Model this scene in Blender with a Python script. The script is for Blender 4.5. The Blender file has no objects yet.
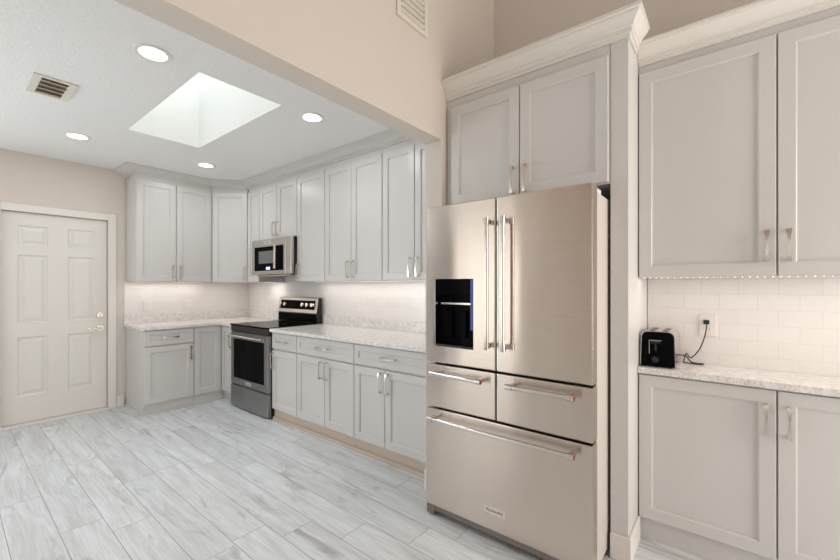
import bpy, bmesh, math, random
from mathutils import Matrix, Vector
random.seed(7)
PI = math.pi
sc = bpy.context.scene
COL = sc.collection

# ------------------------------------------------------------------ camera
cam_d = bpy.data.cameras.new('camera')
cam_d.sensor_width = 36.0
cam_d.lens = 389.83 / 840 * 36.0
cam_d.shift_y = 5.93 / 840
cam_d.clip_start = 0.02
cam = bpy.data.objects.new('camera', cam_d)
COL.objects.link(cam)
cam.location = (0, 0, 1.3406)
cam.rotation_euler = (PI / 2, 0, -math.radians(51.405))
sc.camera = cam

# ------------------------------------------------------------------ world, daylight, exposure
wd = bpy.data.worlds.new('sky')
sc.world = wd
wd.use_nodes = True
wn = wd.node_tree
wbg = wn.nodes['Background']
sky = wn.nodes.new('ShaderNodeTexSky')
sky.sky_type = 'HOSEK_WILKIE'
sky.turbidity = 3.0
sky.sun_direction = (-0.5, -0.6, 0.62)
wn.links.new(sky.outputs['Color'], wbg.inputs['Color'])
wbg.inputs['Strength'].default_value = 1.2

def area(name, loc, rot, sx, sy, power, color, spread=PI):
    l = bpy.data.lights.new(name, 'AREA')
    l.shape = 'RECTANGLE'; l.size = sx; l.size_y = sy
    l.energy = power; l.color = color; l.spread = spread
    o = bpy.data.objects.new(name, l); COL.objects.link(o)
    o.location = loc; o.rotation_euler = rot
    return o
# daylight through the skylight; the other lamps stand at unseen, added openings
area('skylight_daylight', (1.272, 3.17, 4.02), (0, 0, 0), 0.50, 1.28, 8.2, (0.92, 1.0, 0.99))
area('added_glass_door_light', (-2.52, 3.375, 1.15), (0, -PI / 2, 0), 2.0, 1.16, 10, (1.0, 0.96, 0.90))  # added opening, gives the bright band in the refrigerator's reflection
area('added_kitchen_window_light', (-1.45, 5.24, 1.3), (-PI / 2 - 0.3, 0, 0), 1.6, 1.9, 48, (0.86, 0.95, 1.0))  # added window, placed clear of the refrigerator's reflection
area('added_side_window_light', (-2.52, -0.65, 1.5), (0, -PI / 2, 0), 1.8, 2.3, 6.5, (1.0, 0.93, 0.86))  # added window, weak warm light from the side
area('added_rear_window_light', (1.8, -2.32, 1.5), (PI / 2, 0, 0), 1.6, 2.0, 53, (1.0, 0.93, 0.86))  # added window, main light from behind the camera
sc.view_settings.view_transform = 'Standard'
sc.view_settings.look = 'None'
sc.view_settings.gamma = 1.0
sc.view_settings.use_curve_mapping = False
sc.view_settings.exposure = 0.47

# ------------------------------------------------------------------ materials
def srgb(r, g, b):
    f = lambda c: (c / 255 / 12.92) if c / 255 <= 0.04045 else ((c / 255 + 0.055) / 1.055) ** 2.4
    return (f(r), f(g), f(b), 1)

def new_mat(name):
    m = bpy.data.materials.new(name); m.use_nodes = True
    nt = m.node_tree
    return m, nt, nt.nodes['Principled BSDF']

def N(nt, t, **kw):
    n = nt.nodes.new('ShaderNode' + t)
    for k, v in kw.items():
        setattr(n, k, v)
    return n

def objco(nt, scale=(1, 1, 1), rot=(0, 0, 0)):
    g = N(nt, 'NewGeometry'); mp = N(nt, 'Mapping')
    mp.inputs['Scale'].default_value = scale; mp.inputs['Rotation'].default_value = rot
    nt.links.new(g.outputs['Position'], mp.inputs['Vector'])
    return mp.outputs['Vector']

def basic(name, col, rough=0.5, metal=0.0, var=0.02, vscale=6.0, bump=0.0, bscale=80.0, spec=0.5, coat=0.0):
    m, nt, p = new_mat(name)
    v = objco(nt)
    no = N(nt, 'TexNoise'); no.inputs['Scale'].default_value = vscale; no.inputs['Detail'].default_value = 3
    nt.links.new(v, no.inputs['Vector'])
    mx = N(nt, 'MixRGB'); mx.blend_type = 'MIX'
    c = col
    mx.inputs[1].default_value = tuple(min(1, x * (1 - var)) for x in c[:3]) + (1,)
    mx.inputs[2].default_value = tuple(min(1, x * (1 + var)) for x in c[:3]) + (1,)
    nt.links.new(no.outputs['Fac'], mx.inputs[0])
    nt.links.new(mx.outputs[0], p.inputs['Base Color'])
    p.inputs['Roughness'].default_value = rough
    p.inputs['Metallic'].default_value = metal
    p.inputs['Specular IOR Level'].default_value = spec
    p.inputs['Coat Weight'].default_value = coat
    if bump:
        n2 = N(nt, 'TexNoise'); n2.inputs['Scale'].default_value = bscale; n2.inputs['Detail'].default_value = 2
        nt.links.new(v, n2.inputs['Vector'])
        b = N(nt, 'Bump'); b.inputs['Strength'].default_value = bump; b.inputs['Distance'].default_value = 0.004
        nt.links.new(n2.outputs['Fac'], b.inputs['Height'])
        nt.links.new(b.outputs['Normal'], p.inputs['Normal'])
    return m

def emis(name, col, strength):
    m, nt, p = new_mat(name)
    p.inputs['Base Color'].default_value = (0.8, 0.8, 0.8, 1)
    p.inputs['Emission Color'].default_value = col
    p.inputs['Emission Strength'].default_value = strength
    return m

M = {}
M['wall'] = basic('beige_wall_paint', srgb(219, 209, 200), 0.75, var=0.012, bump=0.25, bscale=120)
M['ceil'] = basic('textured_ceiling_paint', srgb(240, 239, 237), 0.85, var=0.015, vscale=30, bump=0.8, bscale=70)
M['trim'] = basic('semi_gloss_trim_paint', srgb(231, 226, 220), 0.35, var=0.006)
M['door'] = basic('cream_door_paint', srgb(228, 223, 216), 0.38, var=0.006)
M['cab'] = basic('grey_cabinet_lacquer', srgb(214, 211, 208), 0.30, var=0.008)
M['toe'] = basic('beige_toe_kick', srgb(203, 188, 172), 0.55, var=0.03)
M['nickel'] = basic('satin_nickel', srgb(214, 205, 195), 0.24, 1.0)
M['chrome'] = basic('polished_steel', srgb(215, 210, 205), 0.14, 1.0)
M['black_gloss'] = basic('black_glass', (0.004, 0.004, 0.005, 1), 0.05, spec=0.02)
M['black'] = basic('black_enamel', (0.012, 0.012, 0.012, 1), 0.35)
M['gap'] = basic('dark_shadow_gap', (0.02, 0.018, 0.016, 1), 0.8)
M['grey_glass'] = basic('grey_mesh_glass', (0.16, 0.165, 0.16, 1), 0.12)
M['white_plastic'] = basic('white_plastic', srgb(238, 232, 226), 0.35)
M['vent'] = basic('cream_vent_enamel', srgb(226, 221, 208), 0.45)
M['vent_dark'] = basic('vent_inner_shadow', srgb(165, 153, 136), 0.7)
M['red'] = basic('red_medallion', (0.35, 0.01, 0.015, 1), 0.3)
M['badge'] = basic('badge_plate', srgb(226, 216, 210), 0.3, 0.2)
M['ink'] = basic('badge_ink', (0.03, 0.028, 0.028, 1), 0.4)
M['blue_display'] = emis('blue_display', (0.25, 0.3, 1.0, 1), 1.5)
M['led'] = emis('led_diode', (1.0, 0.93, 0.85, 1), 4.0)
M['lamp'] = emis('lamp_diffuser', (1.0, 0.98, 0.95, 1), 6.0)
M['brown'] = basic('brown_cord', (0.06, 0.022, 0.018, 1), 0.4)
M['blue'] = basic('blue_sky_reflection', srgb(45, 65, 150), 0.15)  # sky reflection put into the colour
M['wood'] = basic('dark_stained_wood', srgb(64, 47, 38), 0.4, var=0.15, vscale=9)
M['brass'] = basic('warm_steel', srgb(205, 170, 140), 0.2, 1.0)

def steel_mat(name, col, rough, aniso, wave):
    m, nt, p = new_mat(name)
    v = objco(nt, (3.0, 3.0, 160.0))
    no = N(nt, 'TexNoise'); no.inputs['Scale'].default_value = 1.0; no.inputs['Detail'].default_value = 4
    nt.links.new(v, no.inputs['Vector'])
    mx = N(nt, 'MixRGB')
    mx.inputs[1].default_value = tuple(x * 0.95 for x in col[:3]) + (1,)
    mx.inputs[2].default_value = tuple(min(1, x * 1.05) for x in col[:3]) + (1,)
    nt.links.new(no.outputs['Fac'], mx.inputs[0]); nt.links.new(mx.outputs[0], p.inputs['Base Color'])
    p.inputs['Metallic'].default_value = 1.0
    p.inputs['Roughness'].default_value = rough
    p.inputs['Anisotropic'].default_value = aniso
    tg = N(nt, 'CombineXYZ'); tg.inputs[2].default_value = 1.0   # fine horizontal brushing: highlights stretch vertically
    p.inputs['Anisotropic Rotation'].default_value = 0.0
    nt.links.new(tg.outputs[0], p.inputs['Tangent'])
    # sheet metal is never dead flat: broad vertical ripples
    v2 = objco(nt, (1, 1, 0.22))
    n2 = N(nt, 'TexNoise'); n2.inputs['Scale'].default_value = 5.0; n2.inputs['Detail'].default_value = 1.0
    nt.links.new(v2, n2.inputs['Vector'])
    b = N(nt, 'Bump'); b.inputs['Strength'].default_value = 1.0; b.inputs['Distance'].default_value = wave
    nt.links.new(n2.outputs['Fac'], b.inputs['Height']); nt.links.new(b.outputs['Normal'], p.inputs['Normal'])
    return m
M['steel'] = steel_mat('brushed_stainless_steel', srgb(212, 200, 190), 0.20, 1.0, 0.0024)
M['steel_dark'] = steel_mat('brushed_steel_range', srgb(150, 150, 150), 0.30, 0.6, 0.004)
M['grille'] = basic('grey_metal_trim', srgb(128, 118, 110), 0.45, 0.3)
M['steel_cool'] = steel_mat('brushed_steel_microwave', srgb(206, 201, 195), 0.30, 0.8, 0.002)
M['fridge_side'] = basic('grey_fridge_side', srgb(206, 198, 192), 0.4)

def quartz_mat():
    m, nt, p = new_mat('white_speckled_quartz')
    v = objco(nt)
    a = N(nt, 'TexNoise'); a.inputs['Scale'].default_value = 22; a.inputs['Detail'].default_value = 8; a.inputs['Roughness'].default_value = 0.72
    b = N(nt, 'TexNoise'); b.inputs['Scale'].default_value = 90; b.inputs['Detail'].default_value = 4
    nt.links.new(v, a.inputs['Vector']); nt.links.new(v, b.inputs['Vector'])
    r1 = N(nt, 'ValToRGB')
    r1.color_ramp.elements[0].position = 0.36; r1.color_ramp.elements[0].color = srgb(221, 214, 209)
    r1.color_ramp.elements[1].position = 0.60; r1.color_ramp.elements[1].color = srgb(243, 240, 237)
    r2 = N(nt, 'ValToRGB')
    r2.color_ramp.elements[0].position = 0.36; r2.color_ramp.elements[0].color = srgb(190, 180, 172)
    r2.color_ramp.elements[1].position = 0.46; r2.color_ramp.elements[1].color = (1, 1, 1, 1)
    nt.links.new(a.outputs['Fac'], r1.inputs[0]); nt.links.new(b.outputs['Fac'], r2.inputs[0])
    mx = N(nt, 'MixRGB'); mx.blend_type = 'MULTIPLY'; mx.inputs[0].default_value = 0.45
    nt.links.new(r1.outputs[0], mx.inputs[1]); nt.links.new(r2.outputs[0], mx.inputs[2])
    nt.links.new(mx.outputs[0], p.inputs['Base Color'])
    p.inputs['Roughness'].default_value = 0.18
    return m
M['quartz'] = quartz_mat()

def tile_mat(name, axis, off):
    # 3x6 inch subway tile in running bond; axis 0: courses run along X, 1: along Y
    m, nt, p = new_mat(name)
    g = N(nt, 'NewGeometry'); sp = N(nt, 'SeparateXYZ'); cb = N(nt, 'CombineXYZ')
    nt.links.new(g.outputs['Position'], sp.inputs[0])
    ad = N(nt, 'Math', operation='ADD'); ad.inputs[1].default_value = off
    nt.links.new(sp.outputs[axis], ad.inputs[0]); nt.links.new(ad.outputs[0], cb.inputs[0])
    az = N(nt, 'Math', operation='ADD'); az.inputs[1].default_value = -0.8945 + 0.0805 * 12
    nt.links.new(sp.outputs[2], az.inputs[0]); nt.links.new(az.outputs[0], cb.inputs[1])
    br = N(nt, 'TexBrick'); br.offset = 0.5; br.offset_frequency = 2
    nt.links.new(cb.outputs[0], br.inputs['Vector'])
    br.inputs['Scale'].default_value = 1.0
    br.inputs['Brick Width'].default_value = 0.156; br.inputs['Row Height'].default_value = 0.0805
    br.inputs['Mortar Size'].default_value = 0.0016; br.inputs['Mortar Smooth'].default_value = 0.3
    br.inputs['Color1'].default_value = srgb(238, 233, 229); br.inputs['Color2'].default_value = srgb(235, 229, 225)
    br.inputs['Mortar'].default_value = srgb(228, 221, 215)
    nt.links.new(br.outputs['Color'], p.inputs['Base Color'])
    inv = N(nt, 'Math', operation='SUBTRACT'); inv.inputs[0].default_value = 1.0
    nt.links.new(br.outputs['Fac'], inv.inputs[1])
    b = N(nt, 'Bump'); b.inputs['Strength'].default_value = 0.5; b.inputs['Distance'].default_value = 0.0015
    nt.links.new(inv.outputs[0], b.inputs['Height']); nt.links.new(b.outputs['Normal'], p.inputs['Normal'])
    p.inputs['Roughness'].default_value = 0.22
    return m
M['tile_y'] = tile_mat('white_subway_tile_side', 1, 0.156 * 40 + 0.028)
M['tile_x'] = tile_mat('white_subway_tile_end', 0, 0.156 * 40)

def floor_mat():
    m, nt, p = new_mat('pale_grey_wood_plank')
    L, W, X0 = 1.215, 0.187, 0.445
    g = N(nt, 'NewGeometry'); mp = N(nt, 'Mapping'); mp.inputs['Rotation'].default_value = (0, 0, 0.011)
    mp.inputs['Location'].default_value = (0.045 - X0 + W * 20, 0, 0)
    nt.links.new(g.outputs['Position'], mp.inputs['Vector'])
    sp = N(nt, 'SeparateXYZ'); nt.links.new(mp.outputs[0], sp.inputs[0])
    def mth(op, a, b=None, c=None):
        n = N(nt, 'Math', operation=op)
        for i, s in enumerate((a, b, c)):
            if s is None: continue
            if isinstance(s, (int, float)): n.inputs[i].default_value = s
            else: nt.links.new(s, n.inputs[i])
        return n.outputs[0]
    xr = mth('DIVIDE', sp.outputs[0], W)
    row = mth('FLOOR', xr); fx = mth('FRACT', xr)
    known = {20: .41, 21: .217, 22: .80, 23: .84, 24: .67, 25: .417, 26: .11, 27: 1.155, 28: .55, 29: .95}
    rp = N(nt, 'ValToRGB'); cr = rp.color_ramp; cr.interpolation = 'CONSTANT'
    lo, n_r = 12, 26
    rr = random.Random(3)
    for k in range(n_r):
        v = known.get(lo + k, rr.random() * L) / L
        if k == 0: e = cr.elements[0]; e.position = 0
        elif k == 1: e = cr.elements[1]; e.position = 1 / n_r
        else: e = cr.elements.new(k / n_r)
        e.color = (v, v, v, 1)
    nt.links.new(mth('DIVIDE', mth('SUBTRACT', mth('ADD', row, 0.5), lo), n_r), rp.inputs[0])
    yl = mth('SUBTRACT', mth('DIVIDE', sp.outputs[1], L), rp.outputs[0])
    idx = mth('FLOOR', yl); fy = mth('FRACT', yl)
    cid = N(nt, 'CombineXYZ'); nt.links.new(row, cid.inputs[0]); nt.links.new(idx, cid.inputs[1])
    wn_ = N(nt, 'TexWhiteNoise'); wn_.noise_dimensions = '3D'; nt.links.new(cid.outputs[0], wn_.inputs['Vector'])
    # seam mask
    ex = mth('MINIMUM', fx, mth('SUBTRACT', 1, fx)); ey = mth('MINIMUM', fy, mth('SUBTRACT', 1, fy))
    sx = mth('LESS_THAN', ex, 0.0017 / W); sy = mth('LESS_THAN', ey, 0.0016 / L)
    seam = mth('MAXIMUM', sx, sy)
    # grain, each plank with its own piece of wood
    off = N(nt, 'VectorMath', operation='SCALE'); nt.links.new(wn_.outputs['Color'], off.inputs[0]); off.inputs['Scale'].default_value = 31.0
    addv = N(nt, 'VectorMath', operation='ADD'); nt.links.new(mp.outputs[0], addv.inputs[0]); nt.links.new(off.outputs[0], addv.inputs[1])
    def grain(scale, nscale, det, rough, dist):
        m2 = N(nt, 'Mapping'); m2.inputs['Scale'].default_value = scale
        nt.links.new(addv.outputs[0], m2.inputs['Vector'])
        t = N(nt, 'TexNoise'); t.inputs['Scale'].default_value = nscale; t.inputs['Detail'].default_value = det
        t.inputs['Roughness'].default_value = rough; t.inputs['Distortion'].default_value = dist
        nt.links.new(m2.outputs[0], t.inputs['Vector']); return t.outputs['Fac']
    g1 = grain((16, 1.3, 1), 1.0, 6, 0.6, 0.5)
    g2 = grain((9, 2.0, 1), 1.0, 5, 0.62, 1.1)
    g3 = grain((130, 5, 1), 1.0, 3, 0.6, 0.2)
    r1 = N(nt, 'ValToRGB')
    r1.color_ramp.elements[0].position = 0.30; r1.color_ramp.elements[0].color = srgb(211, 211, 213)
    r1.color_ramp.elements[1].position = 0.60; r1.color_ramp.elements[1].color = srgb(233, 237, 240)
    nt.links.new(g1, r1.inputs[0])
    r2 = N(nt, 'ValToRGB')
    r2.color_ramp.elements[0].position = 0.27; r2.color_ramp.elements[0].color = srgb(196, 193, 190)
    r2.color_ramp.elements[1].position = 0.44; r2.color_ramp.elements[1].color = (1, 1, 1, 1)
    nt.links.new(g2, r2.inputs[0])
    mx = N(nt, 'MixRGB'); mx.blend_type = 'MULTIPLY'; mx.inputs[0].default_value = 0.75
    nt.links.new(r1.outputs[0], mx.inputs[1]); nt.links.new(r2.outputs[0], mx.inputs[2])
    r3 = N(nt, 'ValToRGB')
    r3.color_ramp.elements[0].position = 0.3; r3.color_ramp.elements[0].color = srgb(232, 230, 228)
    r3.color_ramp.elements[1].position = 0.6; r3.color_ramp.elements[1].color = (1, 1, 1, 1)
    nt.links.new(g3, r3.inputs[0])
    mx3 = N(nt, 'MixRGB'); mx3.blend_type = 'MULTIPLY'; mx3.inputs[0].default_value = 0.8
    nt.links.new(mx.outputs[0], mx3.inputs[1]); nt.links.new(r3.outputs[0], mx3.inputs[2])
    # plank to plank shade
    sh = N(nt, 'MapRange'); sh.inputs['To Min'].default_value = 0.90; sh.inputs['To Max'].default_value = 1.04
    nt.links.new(wn_.outputs['Value'], sh.inputs['Value'])
    hs = N(nt, 'HueSaturation'); nt.links.new(sh.outputs[0], hs.inputs['Value']); nt.links.new(mx3.outputs[0], hs.inputs['Color'])
    ms = N(nt, 'MixRGB'); ms.inputs[2].default_value = srgb(150, 144, 139)
    nt.links.new(mth('MULTIPLY', seam, 0.95), ms.inputs[0]); nt.links.new(hs.outputs[0], ms.inputs[1])
    nt.links.new(ms.outputs[0], p.inputs['Base Color'])
    p.inputs['Roughness'].default_value = 0.38
    b = N(nt, 'Bump'); b.inputs['Strength'].default_value = 0.25; b.inputs['Distance'].default_value = 0.001
    nt.links.new(g1, b.inputs['Height']); nt.links.new(b.outputs['Normal'], p.inputs['Normal'])
    return m
M['floor'] = floor_mat()

def glass_mat():
    m, nt, p = new_mat('clear_glazing')
    out = nt.nodes['Material Output']
    tr = N(nt, 'BsdfTransparent'); gl = N(nt, 'BsdfGlossy'); gl.inputs['Roughness'].default_value = 0.02
    fr = N(nt, 'Fresnel'); fr.inputs['IOR'].default_value = 1.45
    mx = N(nt, 'MixShader')
    nt.links.new(fr.outputs[0], mx.inputs[0]); nt.links.new(tr.outputs[0], mx.inputs[1]); nt.links.new(gl.outputs[0], mx.inputs[2])
    nt.links.new(mx.outputs[0], out.inputs['Surface'])
    return m
M['glass'] = glass_mat()

# ------------------------------------------------------------------ mesh helpers
class MB:
    def __init__(self, mat4=None):
        self.bm = bmesh.new(); self.T = mat4 or Matrix()
    def _merge(self, b2):
        me = bpy.data.meshes.new('tmp'); b2.to_mesh(me); b2.free()
        me.transform(self.T); self.bm.from_mesh(me); bpy.data.meshes.remove(me)
    def box(self, x0, x1, y0, y1, z0, z1, bev=0.0, seg=2):
        b = bmesh.new()
        bmesh.ops.create_cube(b, size=1)
        for v in b.verts:
            v.co = Vector((x0 + (v.co.x + .5) * (x1 - x0), y0 + (v.co.y + .5) * (y1 - y0), z0 + (v.co.z + .5) * (z1 - z0)))
        if bev:
            bmesh.ops.bevel(b, geom=b.edges[:], offset=bev, segments=seg, affect='EDGES', profile=0.6)
        self._merge(b); return self
    def prism(self, pts, axis, lo, hi, bev=0.0):
        # pts in the two axes other than `axis`, in xyz order
        b = bmesh.new()
        def mk(p, t):
            c = [p[0], p[1]]; c.insert(axis, t); return b.verts.new(c)
        A = [mk(p, lo) for p in pts]; B = [mk(p, hi) for p in pts]
        n = len(pts)
        b.faces.new(A); b.faces.new(B[::-1])
        for i in range(n):
            b.faces.new((A[i], B[i], B[(i + 1) % n], A[(i + 1) % n]))
        bmesh.ops.recalc_face_normals(b, faces=b.faces[:])
        if bev:
            bmesh.ops.bevel(b, geom=b.edges[:], offset=bev, segments=2, affect='EDGES')
        self._merge(b); return self
    def loft(self, rings, close=True):
        b = bmesh.new()
        R = [[b.verts.new(p) for p in r] for r in rings]
        n = len(R[0])
        for i in range(len(R) - 1):
            for j in range(n):
                b.faces.new((R[i][j], R[i][(j + 1) % n], R[i + 1][(j + 1) % n], R[i + 1][j]))
        if close:
            b.faces.new(R[0][::-1]); b.faces.new(R[-1])
        bmesh.ops.recalc_face_normals(b, faces=b.faces[:])
        self._merge(b); return self
    def tube(self, pts, r, seg=10):
        pts = [Vector(p) for p in pts]; rings = []
        up = None
        for i, p in enumerate(pts):
            t = (pts[min(i + 1, len(pts) - 1)] - pts[max(i - 1, 0)]).normalized()
            if up is None:
                up = Vector((0, 0, 1)) if abs(t.z) < 0.9 else Vector((1, 0, 0))
            s = t.cross(up).normalized(); up = s.cross(t).normalized()
            rr = r[i] if isinstance(r, (list, tuple)) else r
            rings.append([p + (s * math.cos(a) + up * math.sin(a)) * rr for a in [2 * PI * k / seg for k in range(seg)]])
        return self.loft(rings)
    def cyl(self, p0, p1, r, seg=20, r1=None):
        return self.tube([p0, p1], [r, r if r1 is None else r1], seg)
    def build(self, name, mat, parent=None, smooth=False):
        bm = self.bm
        me = bpy.data.meshes.new(name)
        bm.to_mesh(me); bm.free()
        me.materials.append(mat)
        if smooth:
            for f in me.polygons: f.use_smooth = True
            me.set_sharp_from_angle(angle=math.radians(40))
        o = bpy.data.objects.new(name, me); COL.objects.link(o)
        if parent: o.parent = parent
        return o

def catmull(P, n=8):
    P = [Vector(p) for p in P]; out = []
    Q = [P[0]] + P + [P[-1]]
    for i in range(1, len(Q) - 2):
        for k in range(n):
            t = k / n
            a, b, c, d = Q[i - 1], Q[i], Q[i + 1], Q[i + 2]
            out.append(0.5 * ((2 * b) + (c - a) * t + (2 * a - 5 * b + 4 * c - d) * t * t + (3 * b - a - 3 * c + d) * t ** 3))
    out.append(P[-1]); return out

def thing(name, label, cat, loc=(0, 0, 0), rz=0.0, group=None):
    o = bpy.data.objects.new(name, None); COL.objects.link(o)
    o.empty_display_size = 0.1
    o.location = loc; o.rotation_euler = (0, 0, rz)
    o['label'] = label; o['category'] = cat
    if group: o['group'] = group
    return o

def tag(o, label, cat, group=None):
    o['label'] = label; o['category'] = cat
    if group: o['group'] = group
    return o

def struct(o):
    o['kind'] = 'structure'; return o

FX = -PI / 2    # rotation of things that face the camera side of the room (-X): local x runs towards -Y

def shaker(mb, x0, x1, z0, z1, y=0.0, t=0.02, rail=0.057, rec=0.0105):
    """five-piece door or drawer front, front face at y, back at y+t"""
    b = bmesh.new()
    e = 0.0025
    def rect(a, d, yy):
        return [b.verts.new(p) for p in ((x0 + a, yy, z0 + d), (x1 - a, yy, z0 + d), (x1 - a, yy, z1 - d), (x0 + a, yy, z1 - d))]
    R = [rect(0, 0, y + t), rect(0, 0, y + e), rect(e, e, y), rect(rail, rail, y), rect(rail + 0.0035, rail + 0.0035, y + 0.003),
         rect(rail + 0.0065, rail + 0.0065, y + 0.0035), rect(rail + 0.0075, rail + 0.0075, y + rec)]
    for i in range(len(R) - 1):
        for j in range(4):
            b.faces.new((R[i][j], R[i][(j + 1) % 4], R[i + 1][(j + 1) % 4], R[i + 1][j]))
    b.faces.new(R[-1]); b.faces.new(R[0][::-1])
    bmesh.ops.recalc_face_normals(b, faces=b.faces[:])
    mb._merge(b); return mb

def pull(T, x, z, vert, L=0.135, y=0.0):
    """bow pull with flared ends and a narrow waist"""
    mb = MB(T)
    s = L / 2
    rings = []
    for k in range(13):
        u = -1 + 2 * k / 12
        w = 0.0042 + 0.0058 * abs(u) ** 1.7
        d = y - 0.030 - 0.005 * (1 - u * u)
        th = 0.0032
        a = u * s
        if vert: ring = [(x - w, d - th, z + a), (x + w, d - th, z + a), (x + w, d + th, z + a), (x - w, d + th, z + a)]
        else: ring = [(x + a, d - th, z - w), (x + a, d - th, z + w), (x + a, d + th, z + w), (x + a, d + th, z - w)]
        rings.append(ring)
    mb.loft(rings)
    for q in (-1, 1):
        a = q * (s - 0.006)
        px, pz = (x, z + a) if vert else (x + a, z)
        mb.box(px - 0.006, px + 0.006, y - 0.030, y - 0.0003, pz - 0.006, pz + 0.006, 0.0015)
    return mb

def add_front(root, kind, x0, x1, z0, z1, hx=None, hz=None, vert=True, T=None, rail=0.057, L=0.155):
    d = shaker(MB(T), x0, x1, z0, z1, rail=rail).build(kind, M['cab'], root)
    if hx is not None:
        pull(T, hx, hz, vert, L).build('handle', M['nickel'], d)
    return d

# ------------------------------------------------------------------ structure
CZ = 2.62
XW = -2.6; YB = 5.31; XR = 2.785; YF = -2.4; HZ = 4.0
SX0, SX1, SY0, SY1 = 1.0, 1.545, 2.49, 3.85     # skylight well

struct(MB().box(XW - .1, XR + .1, YF - .1, YB + .3, -0.1, 0.0).build('floor', M['floor']))

def rect_hole_slab(name, mat, x0, x1, y0, y1, hx0, hx1, hy0, hy1, z0, z1, extra=None):
    mb = MB()
    mb.box(x0, hx0, y0, y1, z0, z1); mb.box(hx1, x1, y0, y1, z0, z1)
    mb.box(hx0, hx1, y0, hy0, z0, z1); mb.box(hx0, hx1, hy1, y1, z0, z1)
    if extra: extra(mb)
    return struct(mb.build(name, mat))
def shaft(mb):
    z0, z1 = CZ + 0.12, 4.06
    mb.box(SX0 - .06, SX0, SY0 - .06, SY1 + .06, z0, z1); mb.box(SX1, SX1 + .06, SY0 - .06, SY1 + .06, z0, z1)
    mb.box(SX0, SX1, SY0 - .06, SY0, z0, z1); mb.box(SX0, SX1, SY1, SY1 + .06, z0, z1)
rect_hole_slab('ceiling', M['ceil'], XW, XR, 1.582, YB, SX0, SX1, SY0, SY1, CZ, CZ + 0.12, shaft)
struct(MB().box(XW - .1, XR + .1, YF - .1, 1.582, HZ, HZ + .1).build('ceiling_living', M['ceil']))
w1 = struct(MB().box(SX0 - .06, SX1 + .06, SY0 - .06, SY0 - .01, 4.06, 4.12).box(SX0 - .06, SX1 + .06, SY1 + .01, SY1 + .06, 4.06, 4.12)
            .box(SX0 - .06, SX0 - .01, SY0 - .01, SY1 + .01, 4.06, 4.12).box(SX1 + .01, SX1 + .06, SY0 - .01, SY1 + .01, 4.06, 4.12).build('window_1', M['trim']))
MB().box(SX0 - .01, SX1 + .01, SY0 - .01, SY1 + .01, 4.09, 4.10).build('pane', M['glass'], w1)

# door wall with its opening
DX0, DX1, DZ = 0.403, 1.199, 2.052
KX0, KX1, KZ0, KZ1 = -2.3, -0.6, 0.3, 2.3  # opening of an unseen window added to brighten the kitchen
struct(MB().box(XW, KX0, YB, YB + .12, 0, CZ + .12).box(KX1, DX0, YB, YB + .12, 0, CZ + .12).box(KX0, KX1, YB, YB + .12, 0, KZ0).box(KX0, KX1, YB, YB + .12, KZ1, CZ + .12).box(DX1, XR + .1, YB, YB + .12, 0, CZ + .12)
       .box(DX0, DX1, YB, YB + .12, DZ, CZ + .12).build('wall_back', M['wall']))
struct(MB().box(XR, XR + .1, 1.582, YB, 0, CZ).build('wall_right', M['wall']))
# header over the wide opening and the short wall it lands on
SXF, S0, S1, HB = 2.04, 1.452, 1.582, 2.277
struct(MB().prism([(XW, HB), (SXF, HB), (SXF, 0), (XR, 0), (XR, HZ), (XW, HZ)], 1, S0, S1).build('wall_header', M['wall']))
struct(MB().box(2.747, XR + .1, YF, S0, 0, HZ).box(2.65, 2.747, -0.95, 0.387, 0, 2.595).build('wall_living', M['wall']))
# left side, out of view: glass door and window added for light and reflections
GY0, GY1 = 2.75, 4.0
LY0, LY1, LZ0, LZ1 = -1.8, 0.5, 0.6, 2.4
mb = MB()
mb.box(XW - .1, XW, GY1, YB + .12, 0, HZ); mb.box(XW - .1, XW, GY0, GY1, 2.15, HZ); mb.box(XW - .1, XW, LY1, GY0, 0, HZ)
mb.box(XW - .1, XW, LY0, LY1, 0, LZ0); mb.box(XW - .1, XW, LY0, LY1, LZ1, HZ); mb.box(XW - .1, XW, YF, LY0, 0, HZ)
struct(mb.build('wall_left', M['wall']))
RX0, RX1, RZ0, RZ1 = 1.05, 2.65, 0.45, 2.55  # opening of an unseen window added to light the room from behind
mb = MB()
mb.box(XW - .1, RX0, YF - .1, YF, 0, HZ); mb.box(RX1, XR + .1, YF - .1, YF, 0, HZ)
mb.box(RX0, RX1, YF - .1, YF, 0, RZ0); mb.box(RX0, RX1, YF - .1, YF, RZ1, HZ)
struct(mb.build('wall_front', M['wall']))
def window_yz(name, x, y0, y1, z0, z1, nm):
    f = 0.045
    mb = MB().box(x - .08, x - .03, y0, y0 + f, z0, z1).box(x - .08, x - .03, y1 - f, y1, z0, z1)
    mb.box(x - .08, x - .03, y0 + f, y1 - f, z0, z0 + f).box(x - .08, x - .03, y0 + f, y1 - f, z1 - f, z1)
    for k in range(1, nm):
        yy = y0 + (y1 - y0) * k / nm
        mb.box(x - .075, x - .035, yy - .02, yy + .02, z0 + f, z1 - f)
    w = struct(mb.build(name, M['trim']))
    MB().box(x - .06, x - .055, y0 + f, y1 - f, z0 + f, z1 - f).build('pane', M['glass'], w)
window_yz('window_2_added', XW, GY0, GY1, 0.02, 2.15, 1)  # unseen glass door, added for its bright band on the refrigerator
window_yz('window_3_added', XW, LY0, LY1, LZ0, LZ1, 2)  # unseen window, added as a source of side light
f = 0.045
mb = MB().box(RX0, RX0 + f, YF - .08, YF - .03, RZ0, RZ1).box(RX1 - f, RX1, YF - .08, YF - .03, RZ0, RZ1)
mb.box(RX0 + f, RX1 - f, YF - .08, YF - .03, RZ0, RZ0 + f).box(RX0 + f, RX1 - f, YF - .08, YF - .03, RZ1 - f, RZ1)
w4 = struct(mb.build('window_4_added', M['trim']))  # unseen, added as the opening for the light from behind
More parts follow.
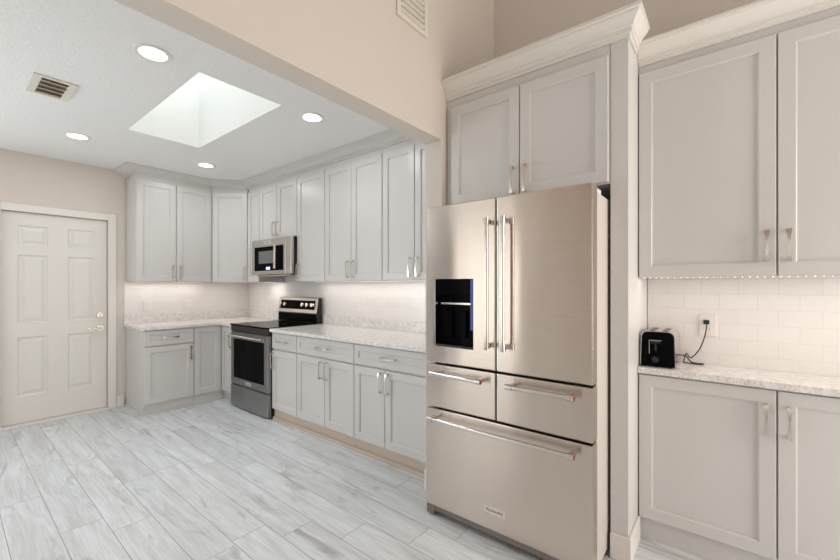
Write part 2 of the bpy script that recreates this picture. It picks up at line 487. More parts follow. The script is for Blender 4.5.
mb = MB().box(KX0, KX0 + f, YB + .03, YB + .08, KZ0, KZ1).box(KX1 - f, KX1, YB + .03, YB + .08, KZ0, KZ1)
mb.box(KX0 + f, KX1 - f, YB + .03, YB + .08, KZ0, KZ0 + f).box(KX0 + f, KX1 - f, YB + .03, YB + .08, KZ1 - f, KZ1)
w5 = struct(mb.build('window_5_added', M['trim']))  # unseen, added to brighten the kitchen and its ceiling
MB().box(KX0 + f, KX1 - f, YB + .055, YB + .06, KZ0 + f, KZ1 - f).build('pane', M['glass'], w5)
MB().box(RX0 + f, RX1 - f, YF - .06, YF - .055, RZ0 + f, RZ1 - f).build('pane', M['glass'], w4)

d2 = struct(MB().box(XW + .0005, XW + .03, 4.12, 4.90, .002, 2.48, .003).build('door_2_added', M['wood']))  # unseen tall dark door, added to darken the refrigerator's reflection
MB().box(XW + .0005, XW + .018, 4.045, 4.118, 0, 2.55, .003).box(XW + .0005, XW + .018, 4.902, 4.975, 0, 2.55, .003).box(XW + .0005, XW + .018, 4.118, 4.902, 2.482, 2.55, .003).build('casing', M['trim'], d2)

# tiled splashbacks
struct(MB().box(1.345, 2.775, YB - .009, YB - .0005, 0.90, 1.40).build('wall_tile_back', M['tile_x']))
struct(MB().box(XR - .010, XR - .0005, 1.583, YB - .01, 0.88, 1.90).build('wall_tile_right', M['tile_y']))
struct(MB().box(2.642, 2.6495, -0.95, 0.386, 0.90, 1.42).build('wall_tile_living', M['tile_y']))

# six-panel door, casing, hardware
YD = YB + .028
def panel_door():
    mb = MB()
    x0, x1, z0, z1 = DX0 + .004, DX1 - .004, 0.022, DZ - .004
    cols = [(x0 + .105, x0 + .105 + .215), (x1 - .105 - .215, x1 - .105)]
    rows = [(0.275, 0.845), (0.98, 1.64), (1.735, 1.925)]
    b = bmesh.new()
    xs = sorted([x0, x1] + [c for p in cols for c in p]); zs = sorted([z0, z1] + [c for p in rows for c in p])
    V = {}
    for i, x in enumerate(xs):
        for j, z in enumerate(zs): V[i, j] = b.verts.new((x, YD, z))
    for i in range(len(xs) - 1):
        for j in range(len(zs) - 1):
            fc = [V[i, j], V[i + 1, j], V[i + 1, j + 1], V[i, j + 1]]
            if i in (1, 3) and j in (1, 3, 5):
                X0, X1, Z0, Z1 = xs[i], xs[i + 1], zs[j], zs[j + 1]
                prev = fc
                for d, dy in ((0.006, 0.007), (0.012, 0.009), (0.022, 0.009), (0.05, 0.002)):
                    cur = [b.verts.new(p) for p in ((X0 + d, YD + dy, Z0 + d), (X1 - d, YD + dy, Z0 + d), (X1 - d, YD + dy, Z1 - d), (X0 + d, YD + dy, Z1 - d))]
                    for k in range(4): b.faces.new((prev[k], prev[(k + 1) % 4], cur[(k + 1) % 4], cur[k]))
                    prev = cur
                b.faces.new(prev)
            else: b.faces.new(fc)
    ov = [V[0, 0], V[len(xs) - 1, 0], V[len(xs) - 1, len(zs) - 1], V[0, len(zs) - 1]]
    bmesh.ops.recalc_face_normals(b, faces=b.faces[:])
    mb._merge(b)
    mb.box(x0, x1, YD + .012, YD + .044, z0, z1)
    return mb.build('door_1', M['door'])
door = struct(panel_door())
mb = MB()
for (a, c) in ((DX0 - .072, DX0 - .001), (DX1 + .001, DX1 + .072)):
    mb.box(a, c, YB - .016, YB - .0005, 0, DZ + .071, 0.004)
mb.box(DX0 - .001, DX1 + .001, YB - .016, YB - .0005, DZ + .001, DZ + .071, 0.004)
mb.box(DX1 + .0005, DX1 + .006, YB - .006, YB + .1, 0, DZ); 
mb.build('casing', M['trim'], door)
MB().box(DX0 + .001, DX1 - .001, YD + .02, YB + .119, DZ - .004, DZ - .001).box(DX1 - .004, DX1 - .0005, YD - .004, YD + .05, 0.0, DZ).build('weatherstrip', M['brown'], door)
struct(MB().box(DX0 - .03, DX1 + .02, YB - .045, YB + .1, 0.0005, 0.018, 0.004).build('trim_1', M['trim']))
kx = DX1 - .065
MB().cyl((kx, YD - .0005, 0.886), (kx, YD - .012, 0.886), 0.033).cyl((kx, YD - .012, .886), (kx, YD - .045, .886), .011)\
    .tube(catmull([(kx, YD - .045, .886), (kx - .03, YD - .047, .888), (kx - .07, YD - .045, .880), (kx - .105, YD - .043, .886)]), .0085).build('door_handle', M['nickel'], door, True)
MB().cyl((kx, YD - .0005, 1.03), (kx, YD - .016, 1.03), .033, r1=.028).box(kx - .004, kx + .004, YD - .030, YD - .016, 1.012, 1.048, .002).build('deadbolt', M['nickel'], door, True)

# baseboards
def bb(name, x0, x1, y0, y1, h=0.125):
    t = MB().box(x0, x1, y0, y1, 0.0005, h, 0.004)
    return struct(t.build(name, M['trim']))
bb('baseboard_back', DX1 + .074, 1.340, YB - .014, YB - .0005)
bb('baseboard_left', XW, DX0 - .075, YB - .014, YB - .0005)
bb('baseboard_stub', SXF - .014, SXF - .0005, S0 - .0, S1 + .0, 0.13)

# ------------------------------------------------------------------ base cabinets
ZT = 0.882      # underside of the worktops
DOORT = 0.02
def base_cab(label, loc, rz, W, D, fronts, toe_mat='cab', toe=0.022, name='base_cabinet', z0=0.105, group=None, side_to_floor=False):
    r = thing(name, label, 'cabinet', loc, rz, group)
    MB().box(0.0008, W - .0008, DOORT + .0015, D, z0 - .004, ZT).build('carcass', M['cab'], r)
    MB().box(0.0008, W - .0008, toe + .006, D - .02, 0.0005, z0 - .004).build('toe_kick', M[toe_mat], r)
    for fr in fronts: add_front(r, *fr)
    return r
yf = 4.70
r = base_cab('light grey base cabinet with one drawer over one door, beside the white door', (1.357, yf, 0), 0, 0.476, 0.605,
         [('drawer_front', .003, .473, .715, .872, .238, .795, False, None, .043), ('door', .003, .473, .115, .702, .438, .605, True)])
MB().box(-.012, -.0005, .022, .596, .0005, .022, .004).box(-.012, .476, .014, .0265, .0005, .022, .004).build('floor_molding', M['cab'], r)
# corner cabinet with two hinged leaves around the inner corner
r = thing('corner_cabinet', 'L-shaped corner base cabinet left of the stove, two tall doors meeting in the inner corner', 'cabinet', (1.835, yf, 0))
yy = 4.389 - yf
MB().prism([(0.001, .022), (.318, .022), (.318, yy + .001), (.935, yy + .001), (.935, .598), (.001, .598)], 2, .101, ZT).build('carcass', M['cab'], r)
MB().prism([(0.001, .030), (.345, .030), (.345, yy + .001), (.92, yy + .001), (.92, .59), (.001, .59)], 2, .0005, .101).build('toe_kick', M['cab'], r)
add_front(r, 'door', .003, .294, .115, .872)
T2 = Matrix.Translation((.2965, 0.0, 0)) @ Matrix.Rotation(FX, 4, 'Z')
add_front(r, 'door', .003, 0.308, .115, .872, 0.262, .715, True, T2)
xf = 2.13
base_cab('narrow base cabinet touching the right side of the stove, one drawer over one door', (xf, 3.602, 0), FX, .421, .645,
         [('drawer_front', .003, .418, .715, .872, .21, .795, False, None, .043), ('door', .003, .418, .115, .702, .032, .60, True)], 'toe', group=None)
base_cab('middle base cabinet right of the stove, wide drawer over a pair of doors', (xf, 3.18, 0), FX, .795, .645,
         [('drawer_front', .003, .792, .715, .872, .3975, .795, False, None, .043), ('door', .003, .416, .115, .702, .380, .605, True),
          ('door', .420, .792, .115, .702, .456, .605, True)], 'toe')
base_cab('base cabinet nearest the refrigerator, wide drawer over a pair of doors', (xf, 2.384, 0), FX, .785, .645,
         [('drawer_front', .003, .782, .715, .872, .392, .795, False, None, .043), ('door', .003, .341, .115, .702, .305, .605, True),
          ('door', .345, .782, .115, .702, .381, .605, True)], 'toe')
base_cab('shallow base cabinet under the toaster, right of the refrigerator panel', (2.345, 0.386, 0), FX, 1.10, .30,
         [('door', .003, .543, .118, .873, .508, .742, True, None, .057, .14), ('door', .549, 1.097, .118, .873, .584, .742, True, None, .057, .14)], 'cab')

# floor molding under the right hand run
tag(MB().box(2.140, 2.1565, 1.600, 3.602, 0.0005, 0.030, .004).build('floor_molding', M['toe']), 'thin beige strip along the floor under the base cabinets right of the stove', 'molding')

# ------------------------------------------------------------------ worktops
ZC = 0.914
def splash(root, *bxs):
    mb = MB()
    for b in bxs: mb.box(*b, .002)
    mb.build('upstand', M['quartz'], root)
def worktop(label, polys, root_loc):
    r = thing('countertop', label, 'countertop', root_loc)
    mb = MB()
    for p in polys: mb.prism(p, 2, ZT + .0004, ZC, .0025)
    mb.build('slab', M['quartz'], r)
    return r
r = worktop('L-shaped white speckled quartz worktop in the corner, left of the stove',
            [[(1.335, 4.672), (2.10, 4.672), (2.10, 4.386), (2.772, 4.386), (2.772, 5.299), (1.335, 5.299)]], (0, 0, 0))
splash(r, (1.335, 2.772, 5.281, 5.299, ZC + .0003, 1.016), (2.755, 2.7725, 4.386, 5.2805, ZC + .0003, 1.016))
r = worktop('long white speckled quartz worktop between the stove and the refrigerator', [[(2.10, 1.584), (2.772, 1.584), (2.772, 3.601), (2.10, 3.601)]], (0, 0, 0))
splash(r, (2.755, 2.7725, 1.584, 3.601, ZC + .0003, 1.016))
worktop('shallow white quartz worktop carrying the toaster', [[(2.322, -0.72), (2.641, -0.72), (2.641, .3865), (2.322, .3865)]], (0, 0, 0))

# ------------------------------------------------------------------ upper cabinets
def wall_cab(label, loc, rz, W, D, zb, zt, fronts, ztop=None, name='upper_cabinet'):
    r = thing(name, label, 'cabinet', loc, rz)
    z = loc[2]
    MB().box(0.0006, W - .0006, DOORT + .0015, D, zb - z, (ztop or zt) - z).build('carcass', M['cab'], r)
    for fr in fronts:
        fr = list(fr); fr[3] -= z; fr[4] -= z
        if len(fr) > 6: fr[6] -= z
        add_front(r, *fr)
    return r
UB, UT, UTOP = 1.388, 2.49, 2.60
HZU = 1.496
YU = 4.965
wall_cab('two-door wall cabinet nearest the white door, at the left end of the run', (1.362, YU, UB), 0, .772, .335, UB, UT,
         [('door', .003, .384, UB + .003, UT, .348, HZU, True), ('door', .390, .769, UB + .003, UT, .426, HZU, True)], UTOP)
# diagonal corner
r = thing('corner_upper_cabinet', 'diagonal corner wall cabinet with one door, left of the microwave', 'cabinet', (2.1353, YU, UB))
d45 = (2.43 - 2.1353)
MB().prism([(0.001, .0227), (.010, .0240), (d45 + .016, YU * 0 - d45 + .030), (d45 + .016, -d45 + .0195), (.638, -d45 + .0195), (.638, .334), (.001, .334)], 2, 0, UTOP - UB).build('carcass', M['cab'], r)
T3 = Matrix.Translation((0.003, -0.002, 0)) @ Matrix.Rotation(-PI / 4, 4, 'Z')
wd_ = d45 * math.sqrt(2) - .004
add_front(r, 'door', .006, wd_, .003, UT - UB, wd_ - .036, HZU - UB, True, T3)
xu = 2.43
def ucab(label, y1, y0, fronts, zb=UB):
    return wall_cab(label, (xu, y1, zb), FX, y1 - y0, .344, zb, UT, fronts, UTOP)
ucab('narrow one-door wall cabinet between the corner wall cabinet and the microwave', 4.672, 4.386,
     [('door', .010, .283, UB + .003, UT)])
ucab('short two-door wall cabinet above the microwave', 4.384, 3.623,
     [('door', .003, .371, 1.876, UT, .335, 1.985, True), ('door', .377, .758, 1.876, UT, .412, 1.985, True)], 1.872)
ucab('single-door tall wall cabinet just right of the microwave', 3.621, 3.150,
     [('door', .003, .468, UB + .003, UT, .036, HZU, True)])
ucab('middle two-door wall cabinet right of the microwave, over the long worktop', 3.148, 2.361,
     [('door', .003, .387, UB + .003, UT, .351, HZU, True), ('door', .391, .784, UB + .003, UT, .427, HZU, True)])
ucab('two-door wall cabinet nearest the refrigerator, its right door mostly hidden', 2.359, 1.586,
     [('door', .003, .358, UB + .003, UT, .322, HZU, True), ('door', .364, .770, UB + .003, UT, .400, HZU, True)])
wall_cab('two-door cabinet above the refrigerator', (2.08, 1.4505, 1.85), FX, .982, .62, 1.85, 2.483,
         [('door', .044, .508, 1.856, 2.483, .473, 1.945, True), ('door', .514, .976, 1.856, 2.483, .549, 1.945, True)], 2.62)
wall_cab('large shallow two-door wall cabinet above the toaster', (2.345, .386, 1.387), FX, 1.10, .30, 1.387, 2.465,
         [('door', .003, .543, 1.3875, 2.465, .510, 1.520, True, None, .057, .14), ('door', .549, 1.097, 1.3875, 2.465, .582, 1.520, True, None, .057, .14)], 2.59)

# tall panel on the right of the refrigerator with its own base molding
r = thing('tall_end_panel', 'tall narrow end panel between the refrigerator and the toaster worktop', 'panel', (2.10, .4675, 0), FX)
MB().box(0.0, .0795, 0.0, .54, 0.0005, 2.62, .0015).build('panel', M['cab'], r)
MB().box(-.0, .0935, -.014, -.0004, .0005, .125, .004).box(.0800, .0935, -.0004, .235, .0005, .125, .004).build('base_molding', M['trim'], r)

# ------------------------------------------------------------------ crown moldings
def sweep(path, prof, z, only=None):
    mb = MB(); rings = []
    P = [Vector(p) for p in path]
    def rt(a, b):
        d = (b - a).normalized(); return Vector((d.y, -d.x))
    for i, p in enumerate(P):
        if i == 0: n = rt(P[0], P[1])
        elif i == len(P) - 1: n = rt(P[-2], P[-1])
        else:
            a, b = rt(P[i - 1], p), rt(p, P[i + 1]); n = (a + b).normalized(); n = n / n.dot(a)
        rings.append([(p.x + n.x * o, p.y + n.y * o, z + h) for o, h in prof])
    return mb.loft(rings if only is None else rings[only:only + 2])
PR = [(0, 0), (.008, 0), (.008, .016), (.020, .016), (.020, .036), (.029, .037), (.032, .044), (.038, .054), (.050, .064), (.064, .074), (.070, .080), (.070, .084), (.080, .086), (.080, .100), (0, .100)]
def prof(w, h): return [(o * w / .080, q * h / .100) for o, q in PR]
r = thing('crown_molding', 'grey crown molding running along the ceiling above the kitchen wall cabinets', 'molding', (1.3595, 4.983, 2.540))
cpath = [Vector((p[0] - 1.3595, p[1] - 4.983)) for p in ((1.3595, 5.308), (1.3595, 4.983), (2.1475, 4.983), (2.449, 4.6815), (2.449, 1.586))]
for i in range(4):
    sweep(cpath, prof(.112, .079), 0, i).build('section', M['cab'], r, True)
tag(sweep([(2.0985, 1.4505), (2.0985, .3865), (2.274, .3865)], prof(.064, .116), 2.541).build('crown_molding', M['trim'], None, True),
    'tall white crown molding on top of the cabinet above the refrigerator', 'molding')
tag(sweep([(2.364, .3860), (2.364, -.72)], prof(.088, .090), 2.510).build('crown_molding', M['trim'], None, True),
    'white crown molding on the wall cabinet above the toaster', 'molding')

# ------------------------------------------------------------------ writing
def text_mesh(txt, size, name, mat, parent, T):
    cu = bpy.data.curves.new(name, 'FONT'); cu.body = txt; cu.size = size; cu.extrude = 0.0004
    cu.align_x = 'CENTER'; cu.align_y = 'CENTER'
    o = bpy.data.objects.new(name, cu); COL.objects.link(o)
    bpy.context.view_layer.update()
    me = bpy.data.meshes.new_from_object(o.evaluated_get(bpy.context.evaluated_depsgraph_get()))
    bpy.data.objects.remove(o); bpy.data.curves.remove(cu)
    me.transform(T @ Matrix.Rotation(PI / 2, 4, 'X'))
    me.materials.clear(); me.materials.append(mat)
    t = bpy.data.objects.new(name, me); COL.objects.link(t); t.parent = parent
    return t
def badge(parent, x, z, w, h, y, size):
    b = MB().box(x - w / 2, x + w / 2, y - .002, y - .0002, z - h / 2, z + h / 2, .0006).build('badge', M['badge'], parent)
    text_mesh('KitchenAid', size, 'lettering', M['ink'], b, Matrix.Translation((x, y - .0024, z)))

# ------------------------------------------------------------------ refrigerator
r = thing('refrigerator', 'tall stainless steel five-door refrigerator with water dispenser', 'refrigerator', (1.82, 1.407, 0), FX)
W = .931
MB().box(.010, W - .006, .086, .80, .03, 1.775, .006).build('body', M['fridge_side'], r)
def slab_hole(x0, x1, z0, z1, hx0, hx1, hz0, hz1, y0, y1):
    b = bmesh.new(); e = .006
    xs = [x0 + e, hx0, hx1, x1 - e]; zs = [z0 + e, hz0, hz1, z1 - e]
    V = {(i, j): b.verts.new((xs[i], y0, zs[j])) for i in range(4) for j in range(4)}
    for i in range(3):
        for j in range(3):
            if (i, j) != (1, 1): b.faces.new((V[i, j], V[i + 1, j], V[i + 1, j + 1], V[i, j + 1]))
    loop = [(0, 0), (1, 0), (2, 0), (3, 0), (3, 1), (3, 2), (3, 3), (2, 3), (1, 3), (0, 3), (0, 2), (0, 1)]
    def out(k, yy, g):
        i, j = k
        x = xs[i] + (-g if i == 0 else g if i == 3 else 0); z = zs[j] + (-g if j == 0 else g if j == 3 else 0)
        return b.verts.new((x, yy, z))
    prev = [V[k] for k in loop]
    for g, yy in ((e * .7, y0 + e * .3), (e, y0 + e), (e, y1)):
        cur = [out(k, yy, g) for k in loop]
        for q in range(12): b.faces.new((prev[q], prev[(q + 1) % 12], cur[(q + 1) % 12], cur[q]))
        prev = cur
    b.faces.new(prev)
    h = [V[1, 1], V[2, 1], V[2, 2], V[1, 2]]
    hb = [b.verts.new((v.co.x, y0 + .045, v.co.z)) for v in h]
    for q in range(4): b.faces.new((h[q], hb[q], hb[(q + 1) % 4], h[(q + 1) % 4]))
    bmesh.ops.recalc_face_normals(b, faces=b.faces[:])
    mb = MB(); mb._merge(b); return mb
XS = .457
HX0, HX1, HZ0, HZ1 = .052, .322, .995, 1.380
dl = slab_hole(0, XS - .003, .899, 1.800, HX0, HX1, HZ0, HZ1, 0, .072).build('door', M['steel'], r)
dr = MB().box(XS + .003, W, 0, .072, .899, 1.800, .006).build('door', M['steel'], r)
a = MB().box(0, XS - .003, 0, .075, .642, .888, .006).build('drawer', M['steel'], r)
c = MB().box(XS + .003, W, 0, .075, .642, .888, .006).build('drawer', M['steel'], r)
fz = MB().box(0, W, 0, .075, .066, .631, .006).build('freezer_drawer', M['steel'], r)
MB().box(.014, W - .010, .0755, .0857, .070, 1.770).build('gasket', M['gap'], r)
MB().box(.056, W - .056, .006, .060, .034, .062, .003).build('base_grille', M['grille'], r)
for x in (.001, W - .056):
    MB().box(x, x + .055, .005, .09, .0085, .062, .005).cyl((x + .028, .045, .0004), (x + .028, .045, .0085), .02).build('foot', M['grille'], r)
MB().box(.03, .12, .05, .16, 1.776, 1.80, .006).build('hinge_cover', M['white_plastic'], r)
MB().box(W - .10, W - .012, .078, .19, 1.776, 1.80, .006).build('hinge_cover', M['white_plastic'], r)
def bar_handle(parent, p0, p1, y=-.052):
    """round bar on two posts with knurled end caps"""
    p0 = Vector(p0); p1 = Vector(p1); d = (p1 - p0).normalized()
    off = Vector((0, y, 0))
    mb = MB(); mb.cyl(p0 + off, p1 + off, .0105)
    for p, s in ((p0, 1), (p1, -1)):
        q = p + d * s * .012
        mb.cyl(p + off - d * s * .004, p + off + d * s * .030, .0145)
        cpt = q + d * s * .004
        if abs(d.z) > .5: mb.box(cpt.x - .010, cpt.x + .010, y, -.0003, cpt.z - .012, cpt.z + .012, .003)
        else: mb.box(cpt.x - .012, cpt.x + .012, y, -.0003, cpt.z - .010, cpt.z + .010, .003)
    h = mb.build('handle', M['chrome'], parent, True)
    if abs(d.z) < .5:
        e = p1 + off
        MB().cyl(e + d * .0042, e + d * .0056, .0095).build('medallion', M['red'], h)
bar_handle(dl, (.430, 0, 1.018), (.430, 0, 1.685))
bar_handle(dr, (.521, 0, 1.018), (.521, 0, 1.685))
bar_handle(a, (.070, 0, .843), (.392, 0, .843))
bar_handle(c, (.540, 0, .843), (.862, 0, .843))
bar_handle(fz, (.054, 0, .583), (.862, 0, .583))
badge(fz, .449, .172, .118, .036, 0, .021)
# dispenser set into the left door
dsp = MB().box(HX0 + .001, HX1 - .001, .040, .044, HZ0 + .001, HZ1 - .001).box(HX0 + .018, HX1 - .001, .001, .0395, 1.29, HZ1 - .001, .002).build('dispenser', M['black_gloss'], dl)
MB().box(HX0 + .0005, HX0 + .017, .000, .0395, HZ0 + .001, HZ1 - .001, .002).build('side_trim', M['chrome'], dsp)
MB().box(HX1 - .018, HX1 - .0012, -.001, .0008, 1.10, HZ1 - .001).build('blue_edge_reflection', M['blue'], dsp)  # blue strip painted in for the sky reflected along the dispenser edge
MB().box(HX0 + .03, HX1 - .03, .0385, .0395, 1.235, 1.245).build('nozzle_rail', M['chrome'], dsp)
MB().box(HX0 + .06, HX0 + .115, .022, .030, 1.05, 1.20, .004).build('paddle', M['black_gloss'], dsp)
MB().box(HX0 + .155, HX0 + .21, .022, .030, 1.05, 1.20, .004).build('paddle', M['black_gloss'], dsp)
MB().box(HX0 + .018, HX1 - .001, .000, .0395, HZ0 + .001, HZ0 + .012, .002).build('drip_tray', M['black'], dsp)

# ------------------------------------------------------------------ stove
r = thing('stove', 'freestanding stainless steel stove with black glass cooktop and oven window', 'stove', (2.09, 4.383, 0), FX)
W = .775
MB().box(.004, W - .004, .042, .650, .022, .872).build('body', M['black'], r)
MB().box(.006, W - .006, .018, .0415, .03, .80).build('door_seal', M['gap'], r)
for x in (.02, W - .05):
    for y in (.06, .6):
        MB().cyl((x + .015, y, .0005), (x + .015, y, .022), .015).build('foot', M['black'], r)
MB().box(.003, W - .003, 0, .040, .018, .252, .004).build('storage_drawer', M['steel_dark'], r)
od = slab_hole(.003, W - .003, .262, .832, .070, W - .070, .335, .762, 0, .040).build('oven_door', M['steel_dark'], r)
MB().box(.071, W - .071, .002, .006, .336, .761).build('oven_window', M['black_gloss'], od)
bar_handle(od, (.030, 0, .800), (W - .030, 0, .800), -.048)
badge(od, .3875, .299, .105, .030, 0, .018)
MB().box(.0, W, .004, .042, .838, .903, .004).build('front_panel', M['black'], r)
ct = MB().box(-.0, W, -.006, .585, .9035, .921, .004).build('cooktop', M['black_gloss'], r)
for (x, y, q) in ((.20, .16, .11), (.56, .16, .09), (.20, .42, .08), (.56, .42, .11)):
    mb = MB()
    n = 40
    rings = []
    for rad, z in ((q, .9211), (q, .9214), (q - .003, .9214), (q - .003, .9211)):
        rings.append([(x + rad * math.cos(2 * PI * k / n), y + rad * math.sin(2 * PI * k / n), z) for k in range(n)])
    mb.loft(rings, False).build('burner_ring', M['grey_glass'], ct)
bgd = MB().prism([(.590, .9215), (.655, .9215), (.655, 1.205), (.618, 1.205), (.590, 1.03)], 0, .002, W - .002, .002).build('backguard', M['black'], r)
# tilted steel fascia with clock glass and knobs
ang = math.atan2(.028, .175)
TF = Matrix.Translation((0, .590, 1.028)) @ Matrix.Rotation(-ang, 4, 'X')
fc = MB(TF).box(.004, W - .004, -.010, -.0005, .0, .176, .003).build('fascia', M['nickel'], bgd)
MB(TF).box(.045, W - .045, -.012, -.0102, .040, .145, .001).build('clock_glass', M['black_gloss'], fc)
MB().box(.004, W - .004, .588, .5895, .925, 1.018, .0).build('lower_glass', M['black_gloss'], bgd)
for x in (.075, .165, W - .255, W - .165, W - .075):
    MB(TF).cyl((x, -.0122, .092), (x, -.040, .092), .026, r1=.021).build('knob', M['chrome'], fc, True)

# ------------------------------------------------------------------ microwave
r = thing('microwave', 'stainless steel microwave oven mounted under the short wall cabinet over the stove', 'microwave', (2.36, 4.425, 1.45), FX)
W = .806
MB().box(.046, W - .004, .036, .41, .014, .418).build('body', M['black'], r)
df = MB().box(0, .700, 0, .034, .020, .418, .004).build('door', M['steel_cool'], r)
MB().box(.704, W, .0, .034, .020, .418, .005).build('control_column', M['steel_cool'], r)
gl = MB().box(.065, .660, -.0025, -.0003, .062, .335, .001).build('door_glass', M['black_gloss'], df)
MB().box(.160, .520, -.0032, -.0026, .145, .285).build('window', M['grey_glass'], gl)
MB().box(.320, .400, -.0032, -.0026, .074, .104).build('clock_display', M['blue_display'], gl)
badge(df, .345, .378, .125, .030, 0, .018)
mb = MB().cyl((.565, -.045, .080), (.565, -.045, .350), .014)
for z in (.100, .330): mb.box(.556, .574, -.045, -.0026, z - .01, z + .01, .002)
mb.build('handle', M['chrome'], df, True)
MB().box(.13, W - .03, .006, .060, .004, .0135, .003).build('vent_grille', M['nickel'], r)

# ------------------------------------------------------------------ toaster
r = thing('toaster', 'black and chrome two-slice toaster plugged in at the left end of the shallow worktop', 'toaster', (2.366, .3835, ZC), FX)
def rrect(w, h, rad, bot=.004, inset=0.0, n=6):
    x0, x1, z0, z1 = inset, w - inset, .006, h - inset
    P = [(x0, z0), (x1, z0)]
    for k in range(n + 1):
        a = k * PI / 2 / n; P.append((x1 - rad - .004 + rad * math.cos(a), z1 - rad + rad * math.sin(a)))
    for k in range(n + 1):
        a = PI / 2 + k * PI / 2 / n; P.append((x0 + rad + .004 + rad * math.cos(a), z1 - rad + rad * math.sin(a)))
    return P
Wt, Ht, Lt = .162, .188, .245
MB().loft([[(x, y, z) for x, z in rrect(Wt, Ht, .030)] for y in (.014, Lt)]).build('chrome_shell', M['chrome'], r, True)
MB().loft([[(x, y, z) for x, z in rrect(Wt, Ht, .030, inset=i)] for y, i in ((0, .012), (.003, .006), (.0138, .003))]).build('front_panel', M['black_gloss'], r, True)
for x in (.040, .100):
    MB().box(x, x + .024, .05, .205, Ht + .0002, Ht + .0018, .0005).build('slot', M['black'], r)
    MB().box(x + .002, x + .022, .055, .075, Ht + .002, Ht + .004, .0005).build('bread_guide', M['chrome'], r)
MB().box(.044, .100, -.0012, -.0002, .1385, .1425).box(.044, .047, -.0012, -.0002, .07, .1380).build('control_trim', M['chrome'], r)
MB().box(.069, .079, -.0010, -.0002, .085, .134).build('lever_slot', M['gap'], r)
MB().box(.055, .093, -.022, -.0012, .126, .136, .004).build('lever', M['black'], r)
MB().cyl((.074, -.0003, .042), (.074, -.014, .042), .016).build('browning_knob', M['black'], r, True)
for x, y in ((.02, .02), (Wt - .02, .02), (.02, Lt - .02), (Wt - .02, Lt - .02)):
    MB().cyl((x, y, .0004), (x, y, .006), .008).build('foot', M['black'], r)
Ti = (Matrix.Translation((2.366, .3835, ZC)) @ Matrix.Rotation(FX, 4, 'Z')).inverted()
cordp = [Ti @ Vector(p) for p in ((2.608, .222, .955), (2.606, .195, .952), (2.610, .170, .9215), (2.600, .120, .9195), (2.575, .125, .9195), (2.585, .200, .9195), (2.600, .205, .9240),
                                  (2.617, .195, .965), (2.622, .180, .945), (2.622, .165, .950), (2.620, .135, .995), (2.619, .115, 1.055), (2.619, .106, 1.10), (2.620, .104, 1.136))]
cd = MB().tube(catmull(cordp, 8), .0032, 8).build('power_cord', M['brown'], r, True)
MB(Ti).box(2.612, 2.6335, .092, .118, 1.133, 1.156, .003).build('plug', M['black'], cd)

# ------------------------------------------------------------------ wall outlets
def outlet(label, loc, rz, plugged=False, group='wall outlets on the tiled splashbacks'):
    r = thing('power_outlet', label, 'outlet', loc, rz, group)
    p = MB().box(-.038, .038, -.006, -.0003, -.058, .058, .002).build('cover_plate', M['white_plastic'], r)
    for z in (-.021, .021):
        s = MB().box(-.017, .017, -.0078, -.0061, z - .014, z + .014, .0006).build('socket', M['white_plastic'], p)
        if plugged and z > 0: continue
        MB().box(-.008, -.0055, -.0084, -.0079, z - .004, z + .006).box(.0055, .008, -.0084, -.0079, z - .004, z + .006).build('slot', M['vent_dark'], s)
    MB().cyl((0, -.0061, 0), (0, -.0072, 0), .003, 10).build('screw', M['white_plastic'], p)
outlet('white outlet on the end wall tiles, left of the two above the corner worktop', (1.565, YB - .009, 1.115), 0)
outlet('white outlet on the end wall tiles, right of the two above the corner worktop', (1.99, YB - .009, 1.115), 0)
outlet('white outlet on the side wall tiles, between the corner and the stove', (XR - .010, 4.92, 1.135), FX)
outlet('white outlet on the tiles between the stove and the refrigerator', (XR - .010, 3.02, 1.14), FX)
outlet('white outlet with the black toaster plug in it', (2.642, .100, 1.125), FX, True)

# ------------------------------------------------------------------ vents
r = thing('air_vent', 'small cream air vent with slats in the kitchen ceiling', 'vent', (.482, 3.42, CZ))
mb = MB()
mb.box(-.104, .104, -.165, -.140, -.010, -.0004, .002); mb.box(-.104, .104, .140, .165, -.010, -.0004, .002)
mb.box(-.104, -.062, -.140, .140, -.010, -.0004, .002); mb.box(.062, .104, -.140, .140, -.010, -.0004, .002)
mb.build('frame', M['vent'], r)
MB().box(-.0615, .0615, -.1395, .1395, -.002, -.0006).build('backing', M['vent_dark'], r)
for k in range(4):
    y = -.105 + k * .070
    MB(Matrix.Translation((0, y, -.011)) @ Matrix.Rotation(math.radians(22), 4, 'X')).box(-.061, .061, -.020, .020, -.001, .001).build('slat', M['vent'], r)
r = thing('air_vent', 'cream louvered air vent high on the beige wall above the opening', 'vent', (1.744, S0, 2.98), 0)
mb = MB()
mb.box(-.138, -.105, -.012, -.0004, -.135, .135, .003); mb.box(.105, .138, -.012, -.0004, -.135, .135, .003)
mb.box(-.105, .105, -.012, -.0004, -.135, -.105, .003); mb.box(-.105, .105, -.012, -.0004, .105, .135, .003)
mb.build('frame', M['vent'], r)
MB().box(-.1045, .1045, -.002, -.0006, -.1045, .1045).build('backing', M['vent_dark'], r)
for k in range(6):
    z = -.087 + k * .035
    MB(Matrix.Translation((0, -.010, z)) @ Matrix.Rotation(math.radians(-40), 4, 'X')).box(-.1035, .1035, -.010, .010, -.001, .001).build('slat', M['vent'], r)

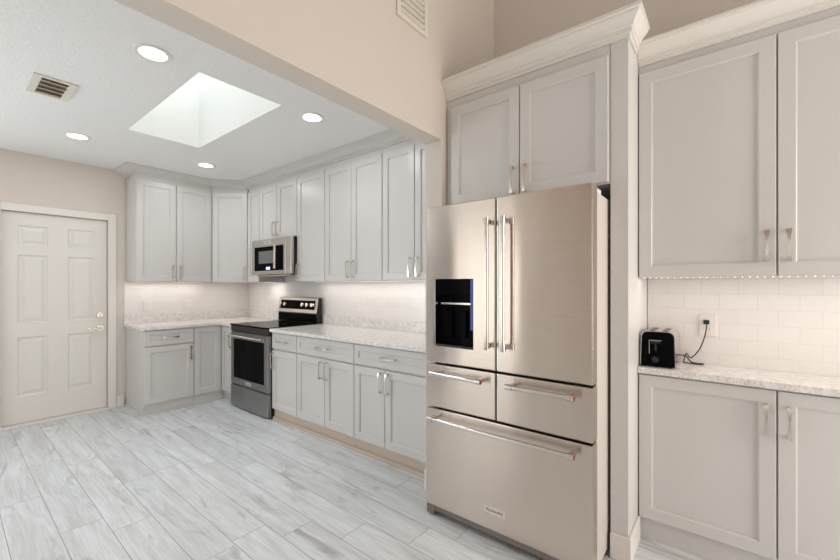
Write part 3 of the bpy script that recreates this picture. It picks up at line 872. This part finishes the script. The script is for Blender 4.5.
# ------------------------------------------------------------------ ceiling lights
def downlight(label, x, y):
    r = thing('recessed_light', label, 'light', (x, y, CZ), 0, 'recessed lights in the kitchen ceiling')
    n = 36
    rings = []
    for rad, z in ((.091, -.0004), (.089, -.006), (.078, -.008), (.066, -.005), (.066, -.0004)):
        rings.append([(rad * math.cos(2 * PI * k / n), rad * math.sin(2 * PI * k / n), z) for k in range(n)])
    MB().loft(rings, False).build('trim_ring', M['white_plastic'], r, True)
    MB().cyl((0, 0, -.0005), (0, 0, -.0045), .0655, 36).build('diffuser', M['lamp'], r)
    l = bpy.data.lights.new('recessed_lamp', 'AREA'); l.shape = 'DISK'; l.size = .125; l.energy = 2.4; l.color = (.92, .97, 1.0)
    o = bpy.data.objects.new('recessed_lamp', l); COL.objects.link(o); o.parent = r; o.location = (0, 0, -.012)
downlight('recessed ceiling light nearest the beige header, left of the skylight', .76, 2.485)
downlight('recessed ceiling light farthest left, beyond the ceiling vent', .775, 4.36)
downlight('recessed ceiling light between the skylight and the long row of wall cabinets', 1.80, 2.485)
downlight('recessed ceiling light beyond the skylight, over the corner', 1.81, 4.345)

# ------------------------------------------------------------------ light strips under the wall cabinets
def strip(label, loc, rz, L, power, col=(1.0, .96, .92), d=.22, step=.026):
    r = thing('light_strip', label, 'light strip', loc, rz)
    MB().box(.01, L - .01, d - .006, d + .006, -.0035, -.0006).build('tape', M['white_plastic'], r)
    mb = MB(); n = min(int((L - .04) / step), 100)
    for k in range(n):
        x = .02 + (L - .04) * k / max(1, n - 1)
        mb.box(x - .002, x + .002, d - .002, d + .002, -.0048, -.0036)
    o = mb.build('diodes', M['led'], r); o['kind'] = 'stuff'
    l = bpy.data.lights.new('strip_lamp', 'AREA'); l.shape = 'RECTANGLE'; l.size = L - .04; l.size_y = .012; l.energy = power; l.color = col
    q = bpy.data.objects.new('strip_lamp', l); COL.objects.link(q); q.parent = r; q.location = (L / 2, d, -.008)
strip('light strip under the two-door wall cabinet nearest the white door', (1.362, YU, UB), 0, .772, .6)
strip('light strip under the diagonal corner wall cabinet', (2.1353, YU, UB), -PI / 4, .40, .45, d=.20)
strip('light strip under the narrow wall cabinet beside the microwave', (xu, 4.672, UB), FX, .286, .45)
strip('long light strip under the wall cabinets right of the microwave', (xu, 3.621, UB), FX, 2.03, 1.5)
strip('light strip under the wall cabinet above the toaster', (2.345, .386, 1.387), FX, 1.10, .6, d=.06)
